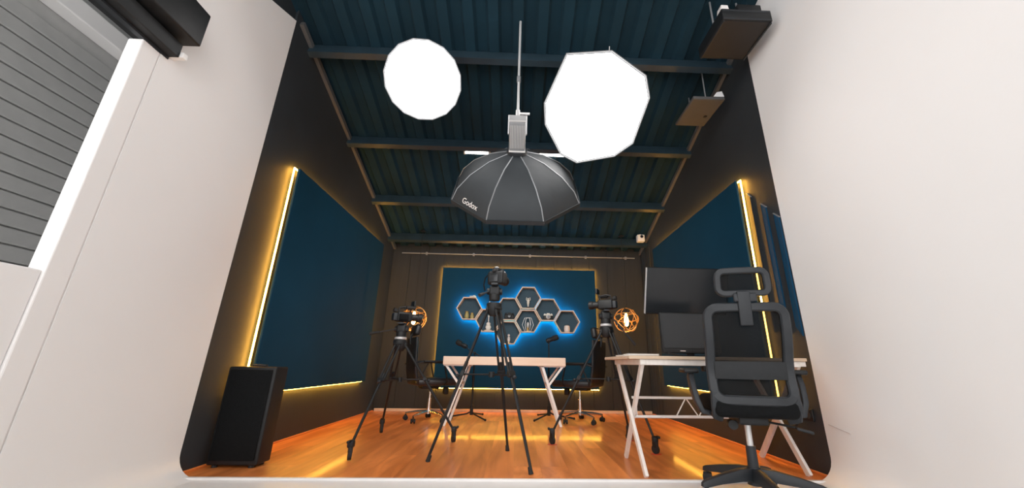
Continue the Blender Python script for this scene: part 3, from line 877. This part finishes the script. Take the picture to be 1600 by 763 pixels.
# monitor standing on the desk
b = Vector((1.445, 3.13, .746))
t = thing('computer_monitor', 'dark computer monitor standing on the desk below the television', 'monitor', b, math.radians(2))
MB().rbox((0, 0, .20), (.50, .036, .33), .010).build('housing', 'black', t)
MB().box((0, -.0185, .215), (.475, .003, .275)).build('screen', 'screen', t, 0)
MB().rbox((0, -.0165, .054), (.49, .012, .036), .004).build('lower_bezel', 'black', t)
MB().box((-.085, -.024, .054), (.045, .002, .006)).build('maker_badge', 'ceramic', t, 0)
ch_ = [Vector((-.22 + .44 * i / 12, -.02, .036 - .026 * math.sin(PI * i / 12))) for i in range(13)]
MB().sweep(ch_, [(-.014, -.006), (.014, -.006), (.014, .006), (-.014, .006)], (0, 0, 1)).build('chin', 'black', t)
MB().rbox((0, .03, .05), (.06, .03, .10), .008).build('stand_neck', 'black', t)
MB().lathe([(.13, 0), (.13, .006), (.10, .012), (.04, .014)], (0, .0, 0), seg=32).build('stand_foot', 'black', t)

# television on a wall arm, tipped forward
RT = rotm(math.radians(20), 0, 0)
b = Vector((1.545, 3.325, 1.335))
t = thing('television', 'flat black television tipped forward on a wall arm above the desk', 'television', b)
MB().rbox((0, 0, 0), (.75, .035, .425), .006, RT).build('housing', 'black', t)
MB().box(RT @ Vector((0, -.0185, .004)), (.735, .003, .405), RT).build('screen', 'screen', t, 0)
MB().box(RT @ Vector((-.3755, -.004, 0)), (.004, .03, .42), RT).build('edge_trim', 'silver', t, 0, label='bright metal left edge')
MB().box(RT @ Vector((0, -.021, -.2035)), (.014, .002, .008), RT).build('maker_badge', 'silver', t, 0)
MB().rbox(RT @ Vector((0, .03, 0)), (.22, .04, .18), .01, RT).build('rear_box', 'charcoal', t)
MB().bar((0, .07, 0), (.30, .13, .02), .03, .04).build('wall_arm', 'charcoal', t, 0)
MB().bar((.28, .13, .02), (.515, .10, .02), .03, .04).build('wall_arm', 'charcoal', t, 0)
MB().box((.515, .10, .02), (.02, .10, .24)).build('wall_bracket', 'charcoal', t, 0)

# ------------------------------------------------------------------ the big mesh office chair in front
t = thing('mesh_office_chair', 'large black mesh office chair with headrest in the right foreground', 'chair', (1.37, 2.36, -.0118), math.radians(-16))
for ang in (117, 45, -27, -99, 189):
    a = math.radians(ang + 16)
    d = Vector((math.cos(a), math.sin(a), 0)); s = Vector((-d.y, d.x, 0))
    vs = []
    for r_, w, z0, z1 in ((.02, .030, .085, .150), (.10, .028, .088, .146), (.22, .024, .080, .122), (.315, .020, .066, .098), (.335, .014, .066, .088)):
        c = d * r_
        vs += [c - s * w + Vector((0, 0, z0)), c + s * w + Vector((0, 0, z0)), c + s * (w * .7) + Vector((0, 0, z1)), c - s * (w * .7) + Vector((0, 0, z1))]
    fs = [(0, 1, 2, 3), (16, 19, 18, 17)]
    for i in range(4):
        for q in range(4): fs.append((i * 4 + q, i * 4 + (q + 1) % 4, i * 4 + 4 + (q + 1) % 4, i * 4 + 4 + q))
    MB().add(vs, fs).build('base_arm', 'charcoal', t, 30, bevel=.003)
    caster(t, d * .312, a + .7, .029, 'black')
MB().cyl((0, 0, .065), (0, 0, .155), .042, .036, seg=20).build('hub', 'charcoal', t)
MB().cyl((0, 0, .14), (0, 0, .262), .029, .026, seg=20).build('gas_lift_sleeve', 'charcoal', t)
MB().cyl((0, 0, .255), (0, 0, .40), .0165, seg=20).build('gas_lift', 'silver', t, label='silver gas lift column')
MB().rbox((0, -.02, .408), (.15, .26, .045), .012).build('tilt_mechanism', 'black', t)
MB().cyl((-.09, -.07, .375), (-.09, -.02, .375), .026, seg=14).build('tension_knob', 'black', t)
MB().tube([(.06, -.03, .40), (.17, -.05, .385), (.24, -.06, .372)], .006, 8).build('lever', 'black', t)
MB().rbox((.268, -.065, .362), (.085, .035, .016), .007, rotm(0, .25, 0)).build('lever_paddle', 'charcoal', t)
MB().rbox((0, .01, .478), (.42, .52, .095), .036, seg=4).build('seat', 'fabric', t)
MB().rbox((0, .02, .437), (.44, .44, .022), .010).build('seat_pan', 'black', t)
def yb(x, z): return -.245 - .13 * (z - .45) + .70 * x * x - .045 * math.exp(-((z - .68) / .12) ** 2) * -1
ZC, BW, BH = .767, .395, .495
path = [Vector((x * (1.0 + .0 * z), yb(x, ZC + z), ZC + z)) for x, z in rrect(BW, BH, .055, 5)]
# densify straight runs
def dense(p, closed=True):
    out = []
    for i in range(len(p)):
        a = p[i]; b = p[(i + 1) % len(p)]
        k = max(1, int((b - a).length / .05))
        for j in range(k):
            q = a.lerp(b, j / k)
            out.append(Vector((q.x, yb(q.x, q.z), q.z)))
    return out
path = dense(path)
prof = [(-.025, -.010), (-.018, -.017), (.018, -.017), (.025, -.010), (.025, .008), (.018, .015), (-.018, .015), (-.025, .008)]
MB().sweep(path, prof, (0, 1, 0), closed=True).build('back_frame', 'charcoal', t, 40)
def net(w, h, zc_, fn, nx=14, nz=16):
    vs = []; fs = []
    for i in range(nx + 1):
        for k in range(nz + 1):
            x = -w / 2 + w * i / nx; z = zc_ - h / 2 + h * k / nz
            vs.append(Vector((x, fn(x, z), z)))
    for i in range(nx):
        for k in range(nz):
            a = i * (nz + 1) + k
            fs.append((a, a + 1, a + nz + 2, a + nz + 1))
    return MB().add(vs, fs)
net(BW - .01, BH - .01, ZC, lambda x, z: yb(x, z) + .008).build('back_mesh', 'mesh', t, 60)
def strip(z0, z1, w, th, dy, name, material):
    vs = []; n = 16
    for i in range(n + 1):
        x = -w / 2 + w * i / n
        for z, d in ((z0, 0), (z1, 0), (z1, th), (z0, th)):
            vs.append(Vector((x, yb(x, z) + dy - d, z)))
    fs = [(0, 1, 2, 3), tuple(4 * n + q for q in (3, 2, 1, 0))]
    for i in range(n):
        for q in range(4): fs.append((i * 4 + q, i * 4 + (q + 1) % 4, i * 4 + 4 + (q + 1) % 4, i * 4 + 4 + q))
    return MB().add(vs, fs).build(name, material, t, 40, bevel=.002)
strip(.628, .722, BW - .03, .012, -.004, 'lumbar_band', 'band')
strip(.500, .545, BW, .024, .010, 'lower_rail', 'charcoal')
# stiles reaching down to the seat
for s in (-1, 1):
    pts = [Vector((s * .193, yb(.193, .56) - .002, .56)), Vector((s * .198, yb(.193, .50), .49)), Vector((s * .196, yb(.193, .45) + .02, .435)), Vector((s * .17, -.16, .425))]
    MB().sweep(pts, prof, (0, 1, 0)).build('stile_foot', 'charcoal', t, 40)
# spine plate, headrest
MB().rbox((-.008, yb(0, .99) - .022, 1.005), (.066, .016, .19), .006, rotm(-.13 * -1, 0, 0)).build('spine_plate', 'charcoal', t)
HZ = 1.155
def yh(x, z): return yb(0, 1.0) - .018 + .75 * x * x - .10 * (z - HZ)
hp = []
raw = [Vector((x * (1 + .25 * (-z)), 0, HZ + z)) for x, z in rrect(.255, .128, .035, 5)]
for i in range(len(raw)):
    a = raw[i]; b = raw[(i + 1) % len(raw)]
    k = max(1, int((b - a).length / .04))
    for q_ in range(k):
        q = a.lerp(b, q_ / k); hp.append(Vector((q.x, yh(q.x, q.z), q.z)))
hprof = [(-.018, -.008), (-.012, -.014), (.012, -.014), (.018, -.008), (.018, .006), (.012, .012), (-.012, .012), (-.018, .006)]
MB().sweep(hp, hprof, (0, 1, 0), closed=True).build('headrest_frame', 'charcoal', t, 40)
net(.255, .125, HZ, lambda x, z: yh(x, z) + .006, 12, 6).build('headrest_mesh', 'mesh', t, 60)
MB().rbox((0, yb(0, 1.05) - .015, 1.065), (.12, .022, .05), .008).build('headrest_bracket', 'charcoal', t)
# armrests
for s in (-1, 1):
    pts = [Vector((s * .20, -.09, .436)), Vector((s * .255, -.10, .448)), Vector((s * .275, -.09, .50)), Vector((s * .288, -.06, .58)), Vector((s * .288, -.02, .656))]
    MB().sweep(pts, [(-.048, -.015), (.048, -.015), (.048, .015), (-.048, .015)], [Vector((0, 0, 1)), Vector((-s, 0, 1)), Vector((-s, 0, .2)), Vector((-s, 0, 0)), Vector((-s, 0, 0))]).build('arm_support', 'charcoal', t, 50, bevel=.005)
    MB().rbox((s * .288, .03, .668), (.085, .27, .028), .012).build('arm_pad', 'black', t)

# ------------------------------------------------------------------ black cabinet at the left end
b = Vector((-1.855, 2.93, 0))
t = thing('speaker_cabinet', 'tall black speaker cabinet on the floor against the left wall', 'speaker', b)
MB(b).rbox(b + Vector((0, 0, .325)), (.33, .15, .62), .012).build('cabinet', 'black', t)
MB(b).rbox(b + Vector((0, -.079, .33)), (.29, .012, .57), .005).build('grille', 'fabric', t)
MB(b).rbox(b + Vector((0, 0, .642)), (.10, .03, .016), .007).build('carry_handle', 'charcoal', t)
for dx in (-.12, .12):
    for dy in (-.05, .05):
        MB(b).cyl(b + Vector((dx, dy, 0)), b + Vector((dx, dy, .018)), .018, seg=10).build('rubber_foot', 'rubber', t)

# ------------------------------------------------------------------ lights hanging from the roof
def octabox(label, c, target, R, depth, matname, nlong=6, group='lit octagonal softboxes', angles=None):
    c = Vector(c); d = (Vector(target) - c).normalized()
    side = d.cross(Vector((0, 0, 1))).normalized(); upv = side.cross(d).normalized()
    t = thing('octagonal_softbox', label, 'softbox', c, 0, group)
    ang = []
    for k in range(nlong):
        m = 2 * PI * k / nlong + .22
        ang += [m - .20, m + .20]
    rad = [1.0] * len(ang)
    if angles:
        ang = [PI - math.radians(q - 4) for q, _ in angles]; rad = [q for _, q in angles]
    def ring(r, h): return [c + d * h + side * (r * k * math.cos(a)) + upv * (r * k * math.sin(a)) for a, k in zip(ang, rad)]
    n = len(ang)
    MB(c).prism(ring(R * .965, 0), -d * .006).build('front_diffuser', matname, t, 0, label='brightly lit white diffuser')
    # rim lip in front of the diffuser, one strip of fabric for each side
    a0, a1, b0, b1 = ring(R, .035), ring(R, -.03), ring(R * .985, .035), ring(R * .985, -.03)
    for i in range(n):
        j = (i + 1) % n
        MB(c).add([a0[i], a0[j], a1[j], a1[i], b0[i], b0[j], b1[j], b1[i]], [(0, 1, 2, 3), (7, 6, 5, 4), (0, 4, 5, 1), (3, 2, 6, 7), (0, 3, 7, 4), (1, 5, 6, 2)]).build('rim_strip', 'rim_fabric', t, 0)
    r1, r2, r3 = ring(R * .995, -.03), ring(R * .72, -depth * .55), ring(.085, -depth)
    for i in range(n):
        j = (i + 1) % n
        MB(c).add([r1[i], r1[j], r2[j], r2[i], r3[j], r3[i]], [(0, 1, 2, 3), (3, 2, 4, 5)]).build('side_panel', 'soft_fabric', t, 60)
        MB(c).tube([r1[i], r2[i], r3[i]], .004, 5).build('rib', 'grey_metal', t)
    MB(c).cyl(c - d * depth, c - d * (depth + .03), .09, seg=20).build('speed_ring', 'charcoal', t)
    MB(c).cyl(c - d * (depth + .03), c - d * (depth + .27), .062, seg=20).build('lamp_head', 'black', t)
    top = c - d * (depth + .12)
    MB(c).tube([top + side * .075, top + side * .078 + Vector((0, 0, .10)), top - side * .078 + Vector((0, 0, .10)), top - side * .075], .009, 8).build('yoke', 'charcoal', t)
    zt = zc(top.y) + .0
    MB(c).cyl(top + Vector((0, 0, .10)), (top.x, top.y, zt), .010).build('drop_rod', 'grey_metal', t)
    return t
t = octabox('big lit softbox hanging under the roof at right, brightest of all', (.64, 2.70, 2.79), (.05, .1, .75), .47, .38, 'octa', angles=((119, 1.10), (75, 1.0), (32, 1.02), (10, .97), (-41, .94), (-66, .93), (-109, 1.02), (-129, 1.03), (-166, .97), (-189, .96)))
# slack lead running up from its rim
MB(t.location).tube([(.80, 2.86, 3.20), (.815, 2.84, 3.32), (.835, 2.82, 3.62)], .004, 6).build('power_lead', 'white_plastic', t)
octabox('smaller round lit softbox hanging under the roof at left', (-.88, 2.75, 3.07), (-.1, .1, .75), .335, .25, 'octa2', nlong=8)

# large softbox over the table, its lit diffuser turned away from the camera
c = Vector((-.03, 3.10, 2.19)); a = Vector((0, .8, -.6)); ux = Vector((1, 0, 0)); uz = Vector((0, .6, .8))
t = thing('hanging_softbox', 'large dark softbox facing away over the pale table', 'softbox', c)
SR, SD = .60, .36
def sring(r, h): return [c + a * h + ux * (r * math.cos(q)) + uz * (r * math.sin(q)) for q in [PI / 8 + PI / 4 * k for k in range(8)]]
lv = [(SR, .0), (SR * .90, -SD * .30), (SR * .70, -SD * .60), (SR * .42, -SD * .86), (.085, -SD)]
rr = [sring(r, hh) for r, hh in lv]
for i in range(8):
    j = (i + 1) % 8
    vs = []
    for q in rr: vs += [q[i], q[j]]
    MB(c).add(vs, [(2 * k, 2 * k + 1, 2 * k + 3, 2 * k + 2) for k in range(4)]).build('side_panel', 'soft_fabric', t, 60)
    MB(c).tube([q[i] for q in rr], .005, 5).build('rib', 'grey_metal', t)
    MB(c).bar(rr[0][i], rr[0][j], .008, .035, a).build('rim_strip', 'soft_fabric', t, 0)
MB(c).prism(sring(SR * .92, -.045), a * .004).build('front_diffuser', 'soft_lit', t, 0, label='lit white diffuser')
MB(c).cyl(c - a * SD, c - a * (SD + .03), .09, seg=20).build('speed_ring', 'charcoal', t)
# lettering on the left panel
fc = bpy.data.curves.new('lettering', 'FONT')
fc.body = 'Godox'; fc.size = .068; fc.extrude = .001; fc.align_x = 'CENTER'; fc.align_y = 'CENTER'
tmp = bpy.data.objects.new('lettering_tmp', fc); C.objects.link(tmp)
dg = bpy.context.evaluated_depsgraph_get()
me = bpy.data.meshes.new_from_object(tmp.evaluated_get(dg))
bpy.data.objects.remove(tmp, do_unlink=True)
me.name = 'lettering'; me.materials.clear(); me.materials.append(M['white_plastic'])
i = 4                                            # lower left panel, between vertices 4 and 5
p0, p1 = rr[0][i - 0], rr[0][i + 1]
q0, q1 = rr[1][i - 0], rr[1][i + 1]
xd = (p1 - p0).normalized(); mid = (p0 + p1 + q0 + q1) / 4
nn = (q0 - p0).cross(xd).normalized()
if nn.dot(mid - (c - a * .2)) < 0: nn = -nn
yd = nn.cross(xd).normalized()
lo = bpy.data.objects.new('lettering', me); C.objects.link(lo); lo.parent = t
Rm = Matrix((xd, yd, nn)).transposed()
lo.matrix_local = Matrix.Translation(mid + nn * .006 - c) @ Rm.to_4x4()
lo['label'] = 'white brand lettering'

# studio lamp on a drop rod feeding that softbox
top = c - a * (SD + .03)
hd = top + Vector((0, -.10, .12))
t2 = thing('studio_lamp', 'silver ribbed studio lamp on a ceiling rod above the dark softbox', 'lamp', hd)
ax = -a
Rl = Matrix((ux, ax.cross(ux).normalized(), ax)).transposed()
MB(hd).rbox(top + ax * .13, (.135, .125, .25), .012, Rl).build('body', 'grey_metal', t2)
for k in range(9):
    MB(hd).box(top + ax * .13 + ux * (-.052 + .013 * k), (.004, .135, .19), Rl).build('cooling_fin', 'silver', t2, 0)
MB(hd).box(top + ax * .262, (.137, .127, .014), Rl).build('end_plate', 'silver', t2, 0)
MB(hd).box(top + ax * .006, (.137, .127, .012), Rl).build('front_plate', 'white_plastic', t2, 0)
jn = top + ax * .17 + Vector((0, 0, .13))
for s in (-1, 1):
    MB(hd).bar(top + ax * .13 + ux * (.075 * s), jn + ux * (.075 * s), .008, .025, (0, 1, 0)).build('yoke_arm', 'silver', t2, 0)
MB(hd).bar(jn - ux * .079, jn + ux * .079, .025, .008).build('yoke_bridge', 'silver', t2, 0)
MB(hd).tube([jn + Vector((0, 0, .03)), jn + Vector((.10, 0, .03))], .011, 8).build('clamp_bolt', 'silver', t2)
MB(hd).cyl(jn, jn + Vector((0, 0, .06)), .018).build('spigot', 'silver', t2)
MB(hd).cyl(jn + Vector((0, 0, .04)), (jn.x, jn.y, zc(jn.y) + .01), .011).build('drop_rod', 'silver', t2)
MB(hd).cyl(jn + Vector((0, 0, .35)), jn + Vector((0, 0, .41)), .017).build('rod_collar', 'grey_metal', t2)

# tube lamps fixed under the roof
for x0, x1, lab in ((-.70, -.37, 'short white tube lamp under the roof, left of the ceiling rod'), (.11, .62, 'white tube lamp under the roof, half behind the big softbox')):
    b = Vector(((x0 + x1) / 2, 4.04, 3.20))
    t = thing('tube_lamp', lab, 'ceiling lamp', b, 0, 'white tube lamps under the roof')
    MB(b).rbox((b.x, 4.04, 3.175), (x1 - x0, .07, .03), .006).build('housing', 'white_plastic', t)
    MB(b).cyl((x0 + .02, 4.04, 3.143), (x1 - .02, 4.04, 3.143), .014, seg=12).build('tube', 'tube', t)
    for xx in (x0 + .015, x1 - .015):
        MB(b).rbox((xx, 4.04, 3.15), (.02, .04, .045), .005).build('lamp_holder', 'white_plastic', t)
        MB(b).cyl((xx + (.05 if xx < b.x else -.05), 4.04, 3.185), (xx + (.05 if xx < b.x else -.05), 4.04, zc(4.04) + .03), .005).build('hanger', 'grey_metal', t)

# grey panel light near the right wall, with a scrap of white cloth over its edge
b = Vector((1.815, 3.155, 3.15))
t = thing('panel_light', 'flat grey square panel hanging high beside the right wall', 'light panel', b)
MB(b).rbox((1.815, 3.155, 3.165), (.31, .43, .03), .005).build('panel', 'grey_panel', t)
MB(b).box((1.815, 3.155, 3.1487), (.285, .405, .003)).build('face', 'grey_panel', t, 0)
MB(b).rbox((1.90, 3.20, 3.146), (.03, .03, .012), .004).build('switch', 'black', t)
for y in (3.0, 3.31):
    MB(b).cyl((1.815, y, 3.17), (1.815, y, zc(y) + .03), .006).build('hanger', 'grey_metal', t)
MB(b).prism([(1.86, 2.938, 3.182), (1.965, 2.938, 3.182), (1.955, 2.945, 3.25), (1.90, 2.942, 3.235)], (0, .012, 0)).build('cloth_flap', 'white_fabric', t, 0)

# black flood panels at the front corners
b = Vector((1.775, 2.40, 3.30))
t = thing('black_flood_panel', 'black box-shaped flood panel high at the top of the white right wall', 'light panel', b)
MB(b).rbox((1.775, 2.40, 3.355), (.40, .40, .11), .006).build('box', 'black', t)
MB(b).box((1.775, 2.40, 3.2985), (.375, .375, .003)).build('diffuser', 'edge_dark', t, 0)
for x0 in (1.585, 1.965):
    MB(b).bb(x0 - .006, x0 + .006, 2.21, 2.59, 3.285, 3.30).build('edge_flange', 'charcoal', t, 0)
for y in (2.205, ):
    MB(b).bb(1.58, 1.97, y - .006, y, 3.385, 3.40).build('seam', 'charcoal', t, 0)
    MB(b).bb(1.58, 1.97, y - .006, y, 3.305, 3.315).build('seam', 'charcoal', t, 0)
MB(b).prism([(1.60, 2.26, 3.41), (1.69, 2.26, 3.41), (1.675, 2.26, 3.52), (1.62, 2.26, 3.52)], (0, .06, 0)).build('white_bracket', 'white_plastic', t, 0)
MB(b).rbox((1.85, 2.36, 3.47), (.20, .22, .12), .01).build('ballast_box', 'black', t)
for dx in (-.12, .12):
    MB(b).cyl((1.775 + dx, 2.45, 3.41), (1.775 + dx, 2.45, zc(2.45) + .03), .008).build('hanger', 'grey_metal', t)
b = Vector((-2.07, 1.0, 2.34))
t = thing('shutter_rail', 'black rail and motor box above the opening in the left wall', 'rail', b)
MB(b).bb(-2.13, -1.99, -1.0, 1.80, 2.34, 2.43).build('rail', 'black', t, 0, bevel=.004)
MB(b).bb(-2.075, -2.045, -1.0, 1.80, 2.325, 2.34).build('track_slot', 'charcoal', t, 0)
MB(b).rbox((-2.02, 1.66, 2.57), (.20, .34, .24), .01).build('motor_box', 'black', t)
MB(b).bb(-2.05, -1.97, 1.80, 1.83, 2.345, 2.38).build('end_stop', 'white_plastic', t, 0, bevel=.003)

# security camera in the rear corner, conduit along the rear wall
b = Vector((1.94, 5.55, 2.62))
t = thing('security_camera', 'small white cube security camera under the roof at the right rear corner', 'camera', b)
MB(b).rbox((1.94, 5.55, 2.605), (.115, .09, .115), .012).build('housing', 'white_plastic', t)
MB(b).cyl((1.947, 5.506, 2.625), (1.947, 5.496, 2.625), .024, seg=16).build('lens', 'glass_dark', t)
MB(b).cyl((1.94, 5.56, 2.655), (1.94, 5.56, zc(5.56) + .03), .012).build('mount', 'white_plastic', t)
b = Vector((.6, YB - .03, 2.33))
t = thing('conduit_pipe', 'thin grey conduit running along the top of the rear wall', 'pipe', b)
MB(b).cyl((-1.9, YB - .025, 2.39), (1.95, YB - .025, 2.39), .010).build('pipe', 'grey_metal', t)
for xx in (-1.5, -.73, .2, 1.13, 1.8):
    MB(b).box((xx, YB - .016, 2.39), (.03, .03, .045)).build('clip', 'grey_metal', t, 0)
